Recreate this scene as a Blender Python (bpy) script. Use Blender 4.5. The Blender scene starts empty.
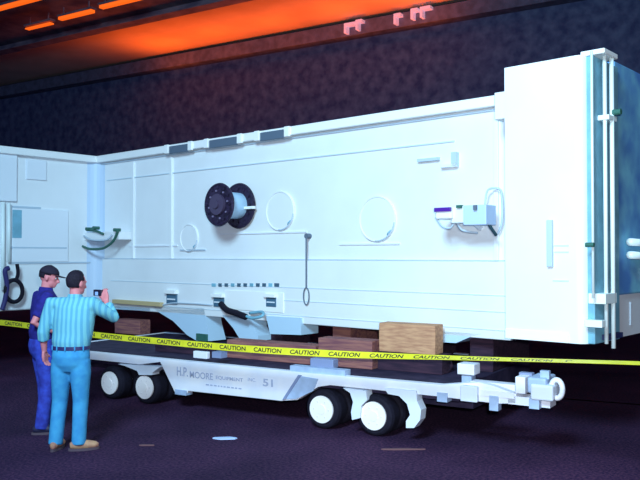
import bpy, bmesh, math, random
from mathutils import Vector, Matrix
random.seed(7)
R = math.radians
sc = bpy.context.scene
col = sc.collection

# ------------------------------------------------------------------ camera
FPX = 770.0
CAM = Vector((0, 0, 1.93))
PITCH = math.atan(15 / FPX)
cam = bpy.data.objects.new('camera', bpy.data.cameras.new('camera'))
col.objects.link(cam)
cam.location = CAM
cam.rotation_euler = (math.pi / 2 + PITCH, 0, 0)
cam.data.sensor_width = 36
cam.data.lens = 36 * FPX / 640
cam.data.clip_end = 300
sc.camera = cam

# ------------------------------------------------------------------ world, lights, exposure
w = bpy.data.worlds.new('night_sky'); sc.world = w; w.use_nodes = True
w.node_tree.nodes['Background'].inputs[0].default_value = (0.20, 0.22, 0.62, 1)
w.node_tree.nodes['Background'].inputs[1].default_value = 0.32
sc.view_settings.view_transform = 'Standard'
sc.view_settings.look = 'None'
sc.view_settings.gamma = 1
sc.view_settings.exposure = 0.0
sc.view_settings.use_curve_mapping = False

def light(name, kind, loc, target, energy, color, size=0.2, size_y=None, spot=None):
    d = bpy.data.lights.new(name, kind)
    d.energy = energy; d.color = color
    if kind == 'AREA':
        d.size = size
        if size_y: d.shape = 'RECTANGLE'; d.size_y = size_y
    else:
        d.shadow_soft_size = size
    if spot: d.spot_size = R(spot[0]); d.spot_blend = spot[1]
    o = bpy.data.objects.new(name, d); col.objects.link(o)
    o.location = loc
    o.rotation_euler = (Vector(target) - Vector(loc)).to_track_quat('-Z', 'Y').to_euler()
    return o
# the photographer's flash, aimed at the white housing
light('camera_flash', 'SPOT', (0.12, -0.05, 2.12), (1.6, 9.0, 2.2), 1850, (0.84, 0.95, 1.0), 0.06, spot=(75, 0.9))
# added cool fill light, unseen, above and in front of the housing
light('cool_fill', 'AREA', (-2.5, -1.0, 7.5), (-1.0, 11.0, 2.0), 1850, (0.46, 0.78, 1.0), 2.5)

# ------------------------------------------------------------------ frames of the machine and of the trailer
def ray(px, py):
    c, s = math.cos(PITCH), math.sin(PITCH)
    yu = 240 - py
    return Vector((px - 320, FPX * c - yu * s, FPX * s + yu * c))
class Frame:
    def __init__(self, vpx, p0):
        d = Vector((320 - vpx, -FPX, 0)).normalized()
        self.ang = math.atan2(d.y, d.x)
        self.p0 = Vector(p0)
        self.inv = (Matrix.Translation(self.p0) @ Matrix.Rotation(self.ang, 4, 'Z')).inverted()
        self.c = self.inv @ CAM
    def hit(self, axis, val, px, py):
        d = self.inv.to_3x3() @ ray(px, py)
        return self.c + d * ((val - self.c[axis]) / d[axis])
    def front(self, px, py, y=0.0):          # (x, z) on the plane local y
        p = self.hit(1, y, px, py); return p.x, p.z
    def side(self, px, py, x):               # (y, z) on the plane local x
        p = self.hit(0, x, px, py); return p.y, p.z
MF = Frame(-550, (0.977, 9.4, 0))
TF = Frame(-914, (0.564, 8.2, 0))

# ------------------------------------------------------------------ materials
MATS = {}
def mat(name, color, rough=0.5, metal=0.0, var=0.0, scale=8.0, bump=0.0, bscale=60.0, color2=None, detail=4.0, rot=None, spec=0.5):
    if name in MATS: return MATS[name]
    m = bpy.data.materials.new(name); m.use_nodes = True
    nt = m.node_tree; b = nt.nodes['Principled BSDF']
    b.inputs['Roughness'].default_value = rough
    b.inputs['Metallic'].default_value = metal
    b.inputs['Specular IOR Level'].default_value = spec
    b.inputs['Base Color'].default_value = (*color, 1)
    tc = nt.nodes.new('ShaderNodeTexCoord')
    mp = nt.nodes.new('ShaderNodeMapping')
    nt.links.new(tc.outputs['Object'], mp.inputs[0])
    if rot: mp.inputs['Scale'].default_value = rot
    if var or color2:
        n = nt.nodes.new('ShaderNodeTexNoise'); n.inputs['Scale'].default_value = scale; n.inputs['Detail'].default_value = detail
        nt.links.new(mp.outputs[0], n.inputs['Vector'])
        r = nt.nodes.new('ShaderNodeValToRGB')
        c2 = color2 or tuple(c * (1 - var) for c in color)
        r.color_ramp.elements[0].position = .35; r.color_ramp.elements[1].position = .65
        r.color_ramp.elements[0].color = (*c2, 1); r.color_ramp.elements[1].color = (*color, 1)
        nt.links.new(n.outputs['Fac'], r.inputs[0]); nt.links.new(r.outputs[0], b.inputs['Base Color'])
    if bump:
        n2 = nt.nodes.new('ShaderNodeTexNoise'); n2.inputs['Scale'].default_value = bscale
        nt.links.new(mp.outputs[0], n2.inputs['Vector'])
        bp = nt.nodes.new('ShaderNodeBump'); bp.inputs['Strength'].default_value = bump; bp.inputs['Distance'].default_value = .02
        nt.links.new(n2.outputs['Fac'], bp.inputs['Height']); nt.links.new(bp.outputs[0], b.inputs['Normal'])
    MATS[name] = m
    return m
white = mat('white_enamel', (0.86, 0.88, 0.90), 0.5, var=0.05, scale=1.5, bump=.05, bscale=12)
white2 = mat('white_rail_paint', (0.93, 0.93, 0.92), 0.5)
seamm = mat('grey_seam_sealant', (0.50, 0.60, 0.70), 0.7)
coverm = mat('pale_cover_paint', (0.82, 0.86, 0.92), 0.5)
bluegrey = mat('blue_grey_steel', (0.22, 0.50, 0.64), 0.5, var=.25, scale=5)
pipem = mat('pale_pipe_paint', (0.85, 0.93, 0.92), 0.35)
dark = mat('dark_steel', (0.022, 0.018, 0.04), 0.7, var=.4, scale=12, spec=.2)
spoolm = mat('black_spool_steel', (0.035, 0.022, 0.06), 0.5, color2=(0.012, 0.008, 0.022), scale=25, spec=.3)
rubber = mat('black_rubber', (0.012, 0.010, 0.022), 0.8, var=.3, scale=20, spec=.2)
trailw = mat('trailer_white_paint', (0.86, 0.82, 0.86), 0.5, color2=(0.74, 0.74, 0.84), scale=3)
trailb = mat('trailer_blue_grey_paint', (0.42, 0.52, 0.72), 0.5, var=.2)
deckm = mat('dark_deck_plate', (0.045, 0.032, 0.07), 0.8, color2=(0.018, 0.014, 0.04), scale=6, spec=.2)
timber = mat('reddish_timber', (0.36, 0.15, 0.12), 0.85, color2=(0.19, 0.07, 0.09), scale=3, rot=(1, 6, 12), bump=.3, spec=.2)
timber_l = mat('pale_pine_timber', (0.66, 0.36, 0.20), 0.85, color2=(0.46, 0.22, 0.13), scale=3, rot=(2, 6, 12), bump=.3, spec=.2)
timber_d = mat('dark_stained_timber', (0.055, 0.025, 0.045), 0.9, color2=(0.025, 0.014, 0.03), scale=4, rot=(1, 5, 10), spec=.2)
mark = mat('faded_blue_lettering', (0.40, 0.43, 0.58), 0.6)
skinm = mat('skin', (0.78, 0.24, 0.26), 0.6, var=.08, scale=30)
hairm = mat('dark_hair', (0.022, 0.014, 0.03), 0.7, var=.5, scale=60, bump=.5, bscale=120, spec=.25)
navy = mat('navy_cotton', (0.03, 0.025, 0.24), 0.85, var=.3, scale=20, spec=.2)
bluejean = mat('deep_blue_denim', (0.05, 0.08, 0.52), 0.85, color2=(0.035, 0.04, 0.30), scale=14, spec=.2)
jean = mat('light_blue_denim', (0.07, 0.36, 0.62), 0.85, color2=(0.05, 0.28, 0.56), scale=14, spec=.2)
beltm = mat('dark_leather', (0.03, 0.025, 0.12), 0.5)
tan = mat('tan_leather', (0.55, 0.30, 0.16), 0.6, color2=(0.42, 0.16, 0.12), scale=20)
blackp = mat('black_plastic', (0.015, 0.012, 0.03), 0.4)
eyem = mat('eye_white', (0.7, 0.7, 0.7), 0.3)
purple = mat('violet_display', (0.09, 0.02, 0.32), 0.3)
redm = mat('dark_red_paint', (0.35, 0.03, 0.08), 0.5)
greenish = mat('green_cap_rubber', (0.03, 0.13, 0.10), 0.6)
roofd = mat('dark_roof_sheet', (0.34, 0.28, 0.34), 0.9, color2=(0.15, 0.13, 0.20), scale=1.2, detail=12, spec=.1)
roofl = mat('pale_roof_lining', (0.80, 0.62, 0.48), 0.8, var=.15, scale=.6, spec=.1)
walld = mat('dark_wall_sheet', (0.14, 0.17, 0.30), 0.95, color2=(0.06, 0.075, 0.18), scale=2.4, detail=14, spec=.1)
patchm = mat('pale_blue_patch', (0.5, 0.62, 0.95), 0.5)

def shirt_mat():
    m = bpy.data.materials.new('mint_striped_cotton'); m.use_nodes = True
    nt = m.node_tree; b = nt.nodes['Principled BSDF']; b.inputs['Roughness'].default_value = .85
    b.inputs['Specular IOR Level'].default_value = .2
    tc = nt.nodes.new('ShaderNodeTexCoord')
    wv = nt.nodes.new('ShaderNodeTexWave'); wv.bands_direction = 'X'
    wv.inputs['Scale'].default_value = 6.5; wv.inputs['Distortion'].default_value = 1.5; wv.inputs['Detail'].default_value = 1
    r = nt.nodes.new('ShaderNodeValToRGB')
    r.color_ramp.elements[0].position = .3; r.color_ramp.elements[0].color = (0.12, 0.38, 0.54, 1)
    r.color_ramp.elements[1].position = .6; r.color_ramp.elements[1].color = (0.20, 0.53, 0.60, 1)
    nt.links.new(tc.outputs['Object'], wv.inputs['Vector']); nt.links.new(wv.outputs['Fac'], r.inputs[0])
    nt.links.new(r.outputs[0], b.inputs['Base Color'])
    return m
mint = shirt_mat()

def floor_mat():
    m = bpy.data.materials.new('dark_gravelly_floor'); m.use_nodes = True
    nt = m.node_tree; b = nt.nodes['Principled BSDF']; b.inputs['Roughness'].default_value = .95
    b.inputs['Specular IOR Level'].default_value = .12
    tc = nt.nodes.new('ShaderNodeTexCoord')
    n1 = nt.nodes.new('ShaderNodeTexNoise'); n1.inputs['Scale'].default_value = 35; n1.inputs['Detail'].default_value = 10
    n2 = nt.nodes.new('ShaderNodeTexNoise'); n2.inputs['Scale'].default_value = .7; n2.inputs['Detail'].default_value = 5
    for n in (n1, n2): nt.links.new(tc.outputs['Object'], n.inputs['Vector'])
    r1 = nt.nodes.new('ShaderNodeValToRGB'); e = r1.color_ramp.elements
    e[0].position = .38; e[0].color = (0.022, 0.010, 0.040, 1); e[1].position = .66; e[1].color = (0.080, 0.032, 0.070, 1)
    r2 = nt.nodes.new('ShaderNodeValToRGB'); e = r2.color_ramp.elements
    e[0].position = .35; e[0].color = (.6, .6, .7, 1); e[1].position = .68; e[1].color = (1.3, 1.2, 1.2, 1)
    mx = nt.nodes.new('ShaderNodeMix'); mx.data_type = 'RGBA'; mx.blend_type = 'MULTIPLY'; mx.inputs[0].default_value = 1
    nt.links.new(n1.outputs['Fac'], r1.inputs[0]); nt.links.new(n2.outputs['Fac'], r2.inputs[0])
    nt.links.new(r1.outputs[0], mx.inputs[6]); nt.links.new(r2.outputs[0], mx.inputs[7])
    nt.links.new(mx.outputs[2], b.inputs['Base Color'])
    bp = nt.nodes.new('ShaderNodeBump'); bp.inputs['Strength'].default_value = .6; bp.inputs['Distance'].default_value = .02
    nt.links.new(n1.outputs['Fac'], bp.inputs['Height']); nt.links.new(bp.outputs[0], b.inputs['Normal'])
    return m

# ------------------------------------------------------------------ mesh helpers
def box(bm, x0, x1, y0, y1, z0, z1):
    ret = bmesh.ops.create_cube(bm, size=1)
    for v in ret['verts']:
        v.co = Vector(((x0 + x1) / 2 + v.co.x * (x1 - x0), (y0 + y1) / 2 + v.co.y * (y1 - y0), (z0 + z1) / 2 + v.co.z * (z1 - z0)))
    return ret['verts']
def prism(bm, pts, axis, a, b):
    """extrude a polygon; axis 1: pts are (x,z) between y=a and y=b; axis 0: (y,z); axis 2: (x,y)"""
    def mk(p, t):
        if axis == 1: return (p[0], t, p[1])
        if axis == 0: return (t, p[0], p[1])
        return (p[0], p[1], t)
    va = [bm.verts.new(mk(p, a)) for p in pts]; vb = [bm.verts.new(mk(p, b)) for p in pts]
    bm.faces.new(va); bm.faces.new(vb[::-1])
    n = len(pts)
    for i in range(n): bm.faces.new((va[i], va[(i + 1) % n], vb[(i + 1) % n], vb[i]))
    bmesh.ops.recalc_face_normals(bm, faces=bm.faces[:])
def tube(bm, pts, r, seg=10, cap=True):
    """r: number, list, or list of (ra, rb)"""
    pts = [Vector(p) for p in pts]; n = len(pts)
    rs = r if isinstance(r, (list, tuple)) else [r] * n
    rings = []; prev = None
    for i, p in enumerate(pts):
        t = (pts[min(i + 1, n - 1)] - pts[max(i - 1, 0)]).normalized()
        if prev is None:
            ref = Vector((1, 0, 0)) if abs(t.x) < .8 else Vector((0, 1, 0))
        else: ref = prev
        a = (ref - t * ref.dot(t)).normalized(); b = t.cross(a); prev = a
        ra, rb = rs[i] if isinstance(rs[i], (tuple, list)) else (rs[i], rs[i])
        rings.append([bm.verts.new(p + a * ra * math.cos(2 * math.pi * k / seg) + b * rb * math.sin(2 * math.pi * k / seg)) for k in range(seg)])
    for i in range(n - 1):
        for k in range(seg):
            bm.faces.new((rings[i][k], rings[i][(k + 1) % seg], rings[i + 1][(k + 1) % seg], rings[i + 1][k]))
    if cap: bm.faces.new(rings[0][::-1]); bm.faces.new(rings[-1])
def cyl(bm, p, axis, r, h, seg=32, r2=None):
    """cylinder centred p along axis 'x','y','z'"""
    d = {'x': Vector((1, 0, 0)), 'y': Vector((0, 1, 0)), 'z': Vector((0, 0, 1))}[axis]
    p = Vector(p); tube(bm, [p - d * h / 2, p + d * h / 2], [r, r2 if r2 is not None else r], seg)
def ball(bm, p, r, seg=16):
    rr = r if isinstance(r, (tuple, list)) else (r, r, r)
    ret = bmesh.ops.create_uvsphere(bm, u_segments=seg, v_segments=seg // 2 + 2, radius=1)
    for v in ret['verts']: v.co = Vector((p[0] + v.co.x * rr[0], p[1] + v.co.y * rr[1], p[2] + v.co.z * rr[2]))
    return ret['verts']
def smooth_path(pts, k=6):
    pts = [Vector(p) for p in pts]; out = []
    for i in range(len(pts) - 1):
        p0 = pts[max(i - 1, 0)]; p1 = pts[i]; p2 = pts[i + 1]; p3 = pts[min(i + 2, len(pts) - 1)]
        for j in range(k):
            t = j / k
            out.append(.5 * (2 * p1 + (p2 - p0) * t + (2 * p0 - 5 * p1 + 4 * p2 - p3) * t * t + (3 * p1 - p0 - 3 * p2 + p3) * t ** 3))
    out.append(pts[-1]); return out
def obj(name, bm, m, parent=None, bevel=0, smooth=False, remesh=0, loc=None, rem_smooth=6):
    me = bpy.data.meshes.new(name); bmesh.ops.recalc_face_normals(bm, faces=bm.faces[:]); bm.to_mesh(me); bm.free()
    o = bpy.data.objects.new(name, me); col.objects.link(o)
    me.materials.append(m)
    if remesh:
        md = o.modifiers.new('r', 'REMESH'); md.mode = 'VOXEL'; md.voxel_size = remesh
        ms = o.modifiers.new('s', 'SMOOTH'); ms.iterations = rem_smooth; ms.factor = .5
        dg = bpy.context.evaluated_depsgraph_get(); dg.update()
        nm = bpy.data.meshes.new_from_object(o.evaluated_get(dg))
        o.modifiers.clear(); o.data = nm
        nm.materials.clear(); nm.materials.append(m); smooth = True
    if bevel:
        md = o.modifiers.new('b', 'BEVEL'); md.width = bevel; md.segments = 3; md.limit_method = 'ANGLE'; md.angle_limit = R(40)
    if smooth:
        for p in o.data.polygons: p.use_smooth = True
    if parent: o.parent = parent
    if loc: o.location = loc
    return o
def tag(o, label, cat, group=None):
    o['label'] = label; o['category'] = cat
    if group: o['group'] = group
    return o
def thing(name, label, cat, loc=(0, 0, 0), rz=0, group=None):
    o = bpy.data.objects.new(name, None); col.objects.link(o)
    o.empty_display_size = .2
    o.location = loc; o.rotation_euler = (0, 0, rz)
    return tag(o, label, cat, group)
def struct(o): o['kind'] = 'structure'; return o
B = bmesh.new
def quick(name, m, parent, fn, **kw):
    bm = B(); fn(bm); return obj(name, bm, m, parent, **kw)

# ------------------------------------------------------------------ the hall (in the trailer's frame: x along the hall, y across)
def in_hall(o): o.location = TF.p0; o.rotation_euler = (0, 0, TF.ang); return o
CY = -TF.c.y                                   # camera's distance in front of the trailer side
def hy(D): return D - CY                       # local y for a distance D from the camera
ROOF = 12.0; HC = ROOF - CAM.z
bm = B(); box(bm, -60, 45, -20, hy(29.2), -.2, 0); struct(in_hall(obj('floor', bm, floor_mat())))
# far wall of profiled sheet
bm = B()
box(bm, -60, 45, hy(28.9), hy(29.2), 0, ROOF - .1)
struct(in_hall(obj('wall_far', bm, walld)))
# roof of dark sheet with one pale lined bay and girders along the hall
bm = B()
box(bm, -60, 45, -10, hy(23.6), ROOF, ROOF + .15)
box(bm, -60, 45, hy(28.7), hy(29.2), ROOF, ROOF + .15)
struct(in_hall(obj('ceiling', bm, roofd)))
bm = B(); box(bm, -60, 45, hy(23.6), hy(28.7), ROOF, ROOF + .15)
struct(in_hall(obj('ceiling', bm, roofl)))
for i, D in enumerate((16.4, 23.2)):           # dark girders
    bm = B(); box(bm, -60, 45, hy(D), hy(D) + .35, ROOF - .20 , ROOF); box(bm, -60, 45, hy(D) - .12, hy(D) + .47, ROOF - .25, ROOF - .20)
    struct(in_hall(obj('trim_%d' % (i + 1), bm, roofd)))
bm = B(); box(bm, -60, 45, hy(28.3), hy(28.9), ROOF - .75, ROOF - .6); box(bm, -60, 45, hy(28.3), hy(28.36), ROOF - .6, ROOF - .17)
struct(in_hall(obj('trim_5', bm, mat('grey_ledge', (0.13, 0.15, 0.25), .9, var=.4, scale=3))))
TM = Matrix.Translation(TF.p0) @ Matrix.Rotation(TF.ang, 4, 'Z')
# sodium uplights that stand in the gutter on the wall ledge
ux0 = TF.hit(2, ROOF, 165, 45).x; ux1 = TF.hit(2, ROOF, 400, 8).x
for i in range(5):
    x = ux0 + (ux1 + 1 - ux0) * i / 4
    t = thing('uplight', 'sodium uplight lying in the wall gutter, ' + ('at the left end of the five', 'second from left of the five', 'middle one of the five', 'second from right of the five', 'at the right end of the five')[i], 'lamp', TM @ Vector((x, hy(28.6), ROOF - .6)), TF.ang, 'sodium uplights under the roof')
    quick('housing', dark, t, lambda b: (box(b, -.9, .9, -.14, .14, 0, .06), box(b, -.9, -.87, -.14, .14, .06, .12), box(b, .87, .9, -.14, .14, .06, .12)))
    l = light('sodium_light', 'AREA', TM @ Vector((x, hy(27.0), ROOF - 2.0)), TM @ Vector((x, hy(26.0), ROOF)), (105, 85, 78, 82, 110)[i], (1.0, 0.125, 0.004), 2.2)
# glowing strips standing in for orange glare, hung beyond the near girder
glow = bpy.data.materials.new('glare_glow'); glow.use_nodes = True
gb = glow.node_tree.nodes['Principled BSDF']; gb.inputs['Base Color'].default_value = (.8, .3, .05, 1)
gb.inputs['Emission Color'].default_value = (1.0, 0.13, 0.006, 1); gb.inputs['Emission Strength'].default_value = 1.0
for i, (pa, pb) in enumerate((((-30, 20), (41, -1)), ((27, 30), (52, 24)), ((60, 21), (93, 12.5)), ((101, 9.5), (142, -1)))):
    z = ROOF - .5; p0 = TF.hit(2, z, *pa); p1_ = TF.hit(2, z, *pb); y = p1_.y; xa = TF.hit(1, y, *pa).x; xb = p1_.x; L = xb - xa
    t = thing('glare_strip', 'long orange glowing strip under the roof, added for glare, ' + ('at the top left corner', 'the short one furthest left of its row', 'in the middle of its row', 'at the right end of its row')[i], 'lamp', TM @ Vector((xa, y, z)), TF.ang, 'orange glare strips')
    quick('glare_face', glow, t, lambda b: box(b, 0, L, -.11, .11, 0, .12 if i != 1 else .06), bevel=.02)
    quick('housing', roofd, t, lambda b: (box(b, -.05, L + .05, -.13, .13, .12, .2), box(b, .2, .24, -.02, .02, .2, .5), box(b, L - .24, L - .2, -.02, .02, .2, .5)))  # hangers made up to carry the glare strip
# small pale fittings along the ledge; their glow stands in for light reflections
glintm = mat('pale_glint_glow', (0.75, 0.7, 0.85), .5)
glintm.node_tree.nodes['Principled BSDF'].inputs['Emission Color'].default_value = (.55, .6, .9, 1); glintm.node_tree.nodes['Principled BSDF'].inputs['Emission Strength'].default_value = .22
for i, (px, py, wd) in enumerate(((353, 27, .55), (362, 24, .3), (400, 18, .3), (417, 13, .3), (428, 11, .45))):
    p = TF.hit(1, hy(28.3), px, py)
    o = quick('wall_fitting', glintm, None,
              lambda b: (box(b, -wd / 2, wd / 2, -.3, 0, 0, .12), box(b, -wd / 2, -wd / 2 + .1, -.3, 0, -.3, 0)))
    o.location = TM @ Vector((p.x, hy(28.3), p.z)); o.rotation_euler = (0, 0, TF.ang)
    tag(o, 'small pale fitting with a painted glint on the ledge under the roof, ' + ('leftmost and widest', 'second from left', 'in the middle of the row', 'second from right', 'rightmost')[i], 'fitting', 'fittings on the roof ledge')
# ------------------------------------------------------------------ painted line and scraps on the floor
a = TM.inverted()
def ground(px, py):
    d = ray(px, py); return CAM + d * (-CAM.z / d.z)
g0, g1, g2 = ground(556, 398.5), ground(640, 405), ground(760, 414)
bm = B()
vs = [g0, g1, g2]; up = []; lo = []
for v in vs:
    up.append(bm.verts.new((v.x, v.y + .035, .006))); lo.append(bm.verts.new((v.x, v.y - .035, .006)))
for i in range(2): bm.faces.new((lo[i], lo[i + 1], up[i + 1], up[i]))
bmesh.ops.solidify(bm, geom=bm.faces[:], thickness=.004)
tag(obj('floor_cable', bm, mat('brown_cable', (0.22, 0.12, 0.15), .8)), 'thin flat brown cable lying on the floor right of the trailer coupling', 'cable')
def scrap(name, px, py, wx, wy, m, label):
    g = ground(px, py); bm = B(); n = 10; ring = []
    for k in range(n):
        a = 2 * math.pi * k / n; r = .8 + .35 * random.random()
        ring.append((g.x + wx * r * math.cos(a), g.y + wy * r * math.sin(a)))
    prism(bm, ring, 2, .002, .014)
    return tag(obj(name, bm, m), label, 'scrap')
scrap('pale_patch', 225, 439, .14, .05, patchm, 'small pale blue patch lying on the dark floor below the lettered trailer beam')  # flat pale blue patch on the floor
scrap('wood_scrap', 147, 446, .09, .012, mat('scrap_wood', (0.16, 0.07, 0.08), .9), 'reddish wood splinter on the floor right of the tan shoes')
scrap('wood_scrap', 400, 450, .22, .02, mat('scrap_wood', (0.16, 0.07, 0.08), .9), 'brownish strip of scrap on the floor before the front wheels')

# ------------------------------------------------------------------ the long white steel housing
H = thing('steel_housing', 'long white painted steel machine housing with tall end box, resting on timbers on the trailer', 'machine', MF.p0, MF.ang)
ZB, ZT = 1.0, 3.67
xc = MF.front(98, 200)[0]                       # inner corner with the wing
xr = MF.front(512, 200)[0]
quick('body', white, H, lambda b: box(b, xc - .25, xr, 0, 1.75, ZB, ZT), bevel=.02)
quick('wing', white, H, lambda b: box(b, xc - .35, xc, -3.6, .0, ZB + .02, ZT), bevel=.03)
# rounded fillet in the corner; its bluer colour paints in the corner shade
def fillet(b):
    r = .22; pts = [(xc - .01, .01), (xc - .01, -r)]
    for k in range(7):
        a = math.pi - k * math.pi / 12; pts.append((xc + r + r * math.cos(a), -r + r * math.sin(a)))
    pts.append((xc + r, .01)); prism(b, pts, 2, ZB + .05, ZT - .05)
quick('corner_fillet', mat('fillet_shade', (0.58, 0.70, 0.86), .5), H, fillet)
# top rail along body and wing
def rail(b):
    box(b, xc - .02, xr, -.10, .02, ZT - .10, ZT + .02)
    box(b, xc - .37, xc + .10, -3.62, .0, ZT - .10, ZT + .02)
quick('top_rail', white2, H, rail, bevel=.015)
quick('rail_shadow', seamm, H, lambda b: box(b, xc, xr, -.025, .01, ZT - .135, ZT - .115))  # grey strip painting the shadow line under the rail
for (a0, a1, y0, y1) in ((169, 187, 142, 151), (209, 236, 137, 147), (260, 283, 131, 140)):
    x0, z0 = MF.front(a0, y1, -.12); x1, z1 = MF.front(a1, y0, -.12)
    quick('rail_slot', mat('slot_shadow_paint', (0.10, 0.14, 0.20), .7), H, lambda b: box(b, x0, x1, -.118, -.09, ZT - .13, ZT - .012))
    for xx in (x0 - .12, x1 + .02):
        quick('rail_clamp', white2, H, lambda b: box(b, xx, xx + .1, -.13, -.09, ZT - .12, ZT + .022), bevel=.01)
# ledges and seams on the body
def hz(name, px0, px1, py, h, prot, m, pym=None):
    x0, z = MF.front(px0, py); x1, z2 = MF.front(px1, py); z = MF.front((px0 + px1) / 2, py)[1]
    return quick(name, m, H, lambda b: box(b, x0, x1, -prot, .005, z - h / 2, z + h / 2))
xE = MF.front(505, 200)[0]
quick('lower_skirt', white, H, lambda b: box(b, xc + .22, xr, -.05, .01, ZB, 1.86), bevel=.012)
quick('seam_line', seamm, H, lambda b: box(b, xc + .3, xr, -.056, -.04, 1.862, 1.874))
quick('seam_line', mat('light_seam', (0.62, 0.74, 0.82), .6), H, lambda b: box(b, xc + .5, xr, -.058, -.04, 1.48, 1.49))
quick('seam_line', mat('light_seam', (0.62, 0.74, 0.82), .6), H, lambda b: box(b, MF.front(240, 260)[0], xr, -.058, -.04, 1.30, 1.31))
quick('seam_line', mat('light_seam', (0.62, 0.74, 0.82), .6), H, lambda b: box(b, MF.front(160, 260)[0], xr, -.058, -.04, 1.10, 1.108))
quick('upper_seam', mat('light_seam', (0.62, 0.74, 0.82), .6), H, lambda b: box(b, xc + .3, MF.front(455, 200)[0], -.018, .01, 3.24, 3.255))
for px in (134, 172, 497):
    x = MF.front(px, 200)[0]
    quick('stiffener', white, H, lambda b: box(b, x - .03, x + .03, -.035, .01, 1.87, 3.5), bevel=.008)
hz('raised_strip', 220, 307, 233, .02, .02, coverm); hz('raised_strip', 340, 400, 244, .02, .02, coverm)
hz('raised_strip', 181, 206, 250, .02, .025, seamm); hz('raised_strip', 130, 178, 246, .02, .02, coverm)
# round covers
for (px, py, rp) in ((378, 219, 22), (281, 211, 19), (190, 238, 13)):
    x, z = MF.front(px, py); r = rp * (MF.hit(1, 0, px, py) - MF.c).length / FPX / 1.0
    def cov(b):
        cyl(b, (x, -.01, z), 'y', r, .03, 40)
        tube(b, [(x + r * math.cos(a * math.pi / 20), -.025, z + r * math.sin(a * math.pi / 20)) for a in range(41)], .012, 6, False)
    c = quick('round_cover', white, H, cov, smooth=False)
    quick('cover_rim', seamm, c, lambda b: tube(b, [(x + r * 1.0 * math.cos(-a * math.pi / 36), -.03, z + r * math.sin(-a * math.pi / 36)) for a in range(2, 20)], .010, 6))
    quick('cover_handle', bluegrey, c, lambda b: tube(b, [(x + r * .6, -.03, z - r * .75), (x + r * .68, -.05, z - r * .66), (x + r * .8, -.03, z - r * .52)], .008, 6))
# cable spool standing out of the face
sx, sz = MF.front(241, 206, -.02)
r = .285
p1 = MF.hit(2, sz, 217, 205)
quick_d = B(); cyl(quick_d, (sx, -.225, sz), 'y', .19, .41, 32); drum = obj('cable_spool', quick_d, mat('spool_drum_paint', (0.42, 0.62, 0.80), .5), H, smooth=False)
for yy, nm in ((-.06, 0), (-.44, 1)):
    def fl(b):
        r = .285 if nm else .31
        cyl(b, (sx, yy, sz), 'y', r, .03, 48)
        tube(b, [(sx + r * math.cos(a * math.pi / 24), yy, sz + r * math.sin(a * math.pi / 24)) for a in range(49)], .025, 8, False)
        for k in range(12):
            a = k * math.pi / 6; cyl(b, (sx + .245 * math.cos(a), yy - .02, sz + .245 * math.sin(a)), 'y', .02, .03, 8)
    f = quick('flange', spoolm, drum, fl)
quick('hub', mat('spool_hub_steel', (0.07, 0.05, 0.10), .45, spec=.4), drum, lambda b: (cyl(b, (sx, -.47, sz), 'y', .15, .05, 32), cyl(b, (sx, -.505, sz), 'y', .06, .04, 20)))
for k in range(8):
    a = k * math.pi / 4 + .2
    quick('hub_bolt', mat('spool_bolt_steel', (0.22, 0.18, 0.30), .45), drum, lambda b: cyl(b, (sx + .2 * math.cos(a), -.46, sz + .2 * math.sin(a)), 'y', .014, .02, 8))
quick('spool_block', white2, drum, lambda b: box(b, sx + .10, sx + .37, -.13, -.075, sz - .06, sz - .02), bevel=.006)
# pull cord with loop
x0, zt = MF.front(307, 236, -.06); _, zb = MF.front(307, 288, -.06)
cordm = mat('grey_cord', (0.12, 0.15, 0.20), .7)
quick('pull_cord', cordm, H, lambda b: (tube(b, [(x0, -.075, zt), (x0, -.075, zb)], .011, 8), cyl(b, (x0, -.04, zt), 'y', .035, .08, 12)))
quick('cord_loop', cordm, H, lambda b: tube(b, [(x0 + .05 * math.cos(a * math.pi / 10) , -.075, zb - .11 + .115 * math.sin(a * math.pi / 10)) for a in range(21)], .009, 6, False))
# sockets with hoods
for px in (172.5, 219.5, 272):
    x, z = MF.front(px, 299 if px < 180 else 302, -.05); x1, z1 = MF.front(px + 5, 294 if px < 180 else 297.5, -.05); hw = x1 - x; hh = z1 - z
    s = quick('socket', mat('socket_steel', (0.06, 0.14, 0.22), .6), H, lambda b: box(b, x - hw, x + hw, -.075, -.04, z - hh, z + hh), bevel=.006)
    quick('hood', white2, s, lambda b: box(b, x - hw * 1.15, x + hw * 1.15, -.12, -.04, z + hh, z + hh * 1.7), bevel=.005)
    quick('screw_rail', coverm, s, lambda b: box(b, x - hw * .8, x + hw * .8, -.082, -.07, z - hh * .15, z + hh * .1))
# row of small dark slots
for k in range(11):
    px = 214 + k * 6.3
    x, z = MF.front(px, 285, -.05); wd = .035 if k not in (0, 10) else .045
    quick('slot', mat('slot_paint', (0.06, 0.12, 0.18) , .6) if k % 3 else bluegrey, H, lambda b: box(b, x - wd, x + wd, -.06, -.045, z - .025, z + .025))
# framed panel under the slots
xa, za = MF.front(225, 290, -.05); xb_, zb_ = MF.front(284, 313, -.05)
quick('access_panel', white2, H, lambda b: box(b, xa, xb_, -.065, -.045, zb_, za), bevel=.006)
# hose end hanging from middle socket
def fp(px, py, y): x, z = MF.front(px, py, y); return (x, y, z)
hose = [fp(221, 304, -.10), fp(227, 310, -.18), fp(236, 313, -.22), fp(246, 317, -.22)]
quick('hose', rubber, H, lambda b: tube(b, smooth_path(hose), .045, 10), smooth=True)
quick('hose_coupling', bluegrey, H, lambda b: tube(b, smooth_path([fp(244, 315, -.2), fp(252, 318, -.22), fp(262, 316, -.2), fp(262, 312, -.15), fp(250, 313, -.12)]), .022, 8), smooth=True)
quick('conduit', seamm, H, lambda b: tube(b, smooth_path([fp(160, 306, -.06), fp(175, 303, -.07), fp(212, 305, -.07)]), .012, 6), smooth=True)
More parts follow.
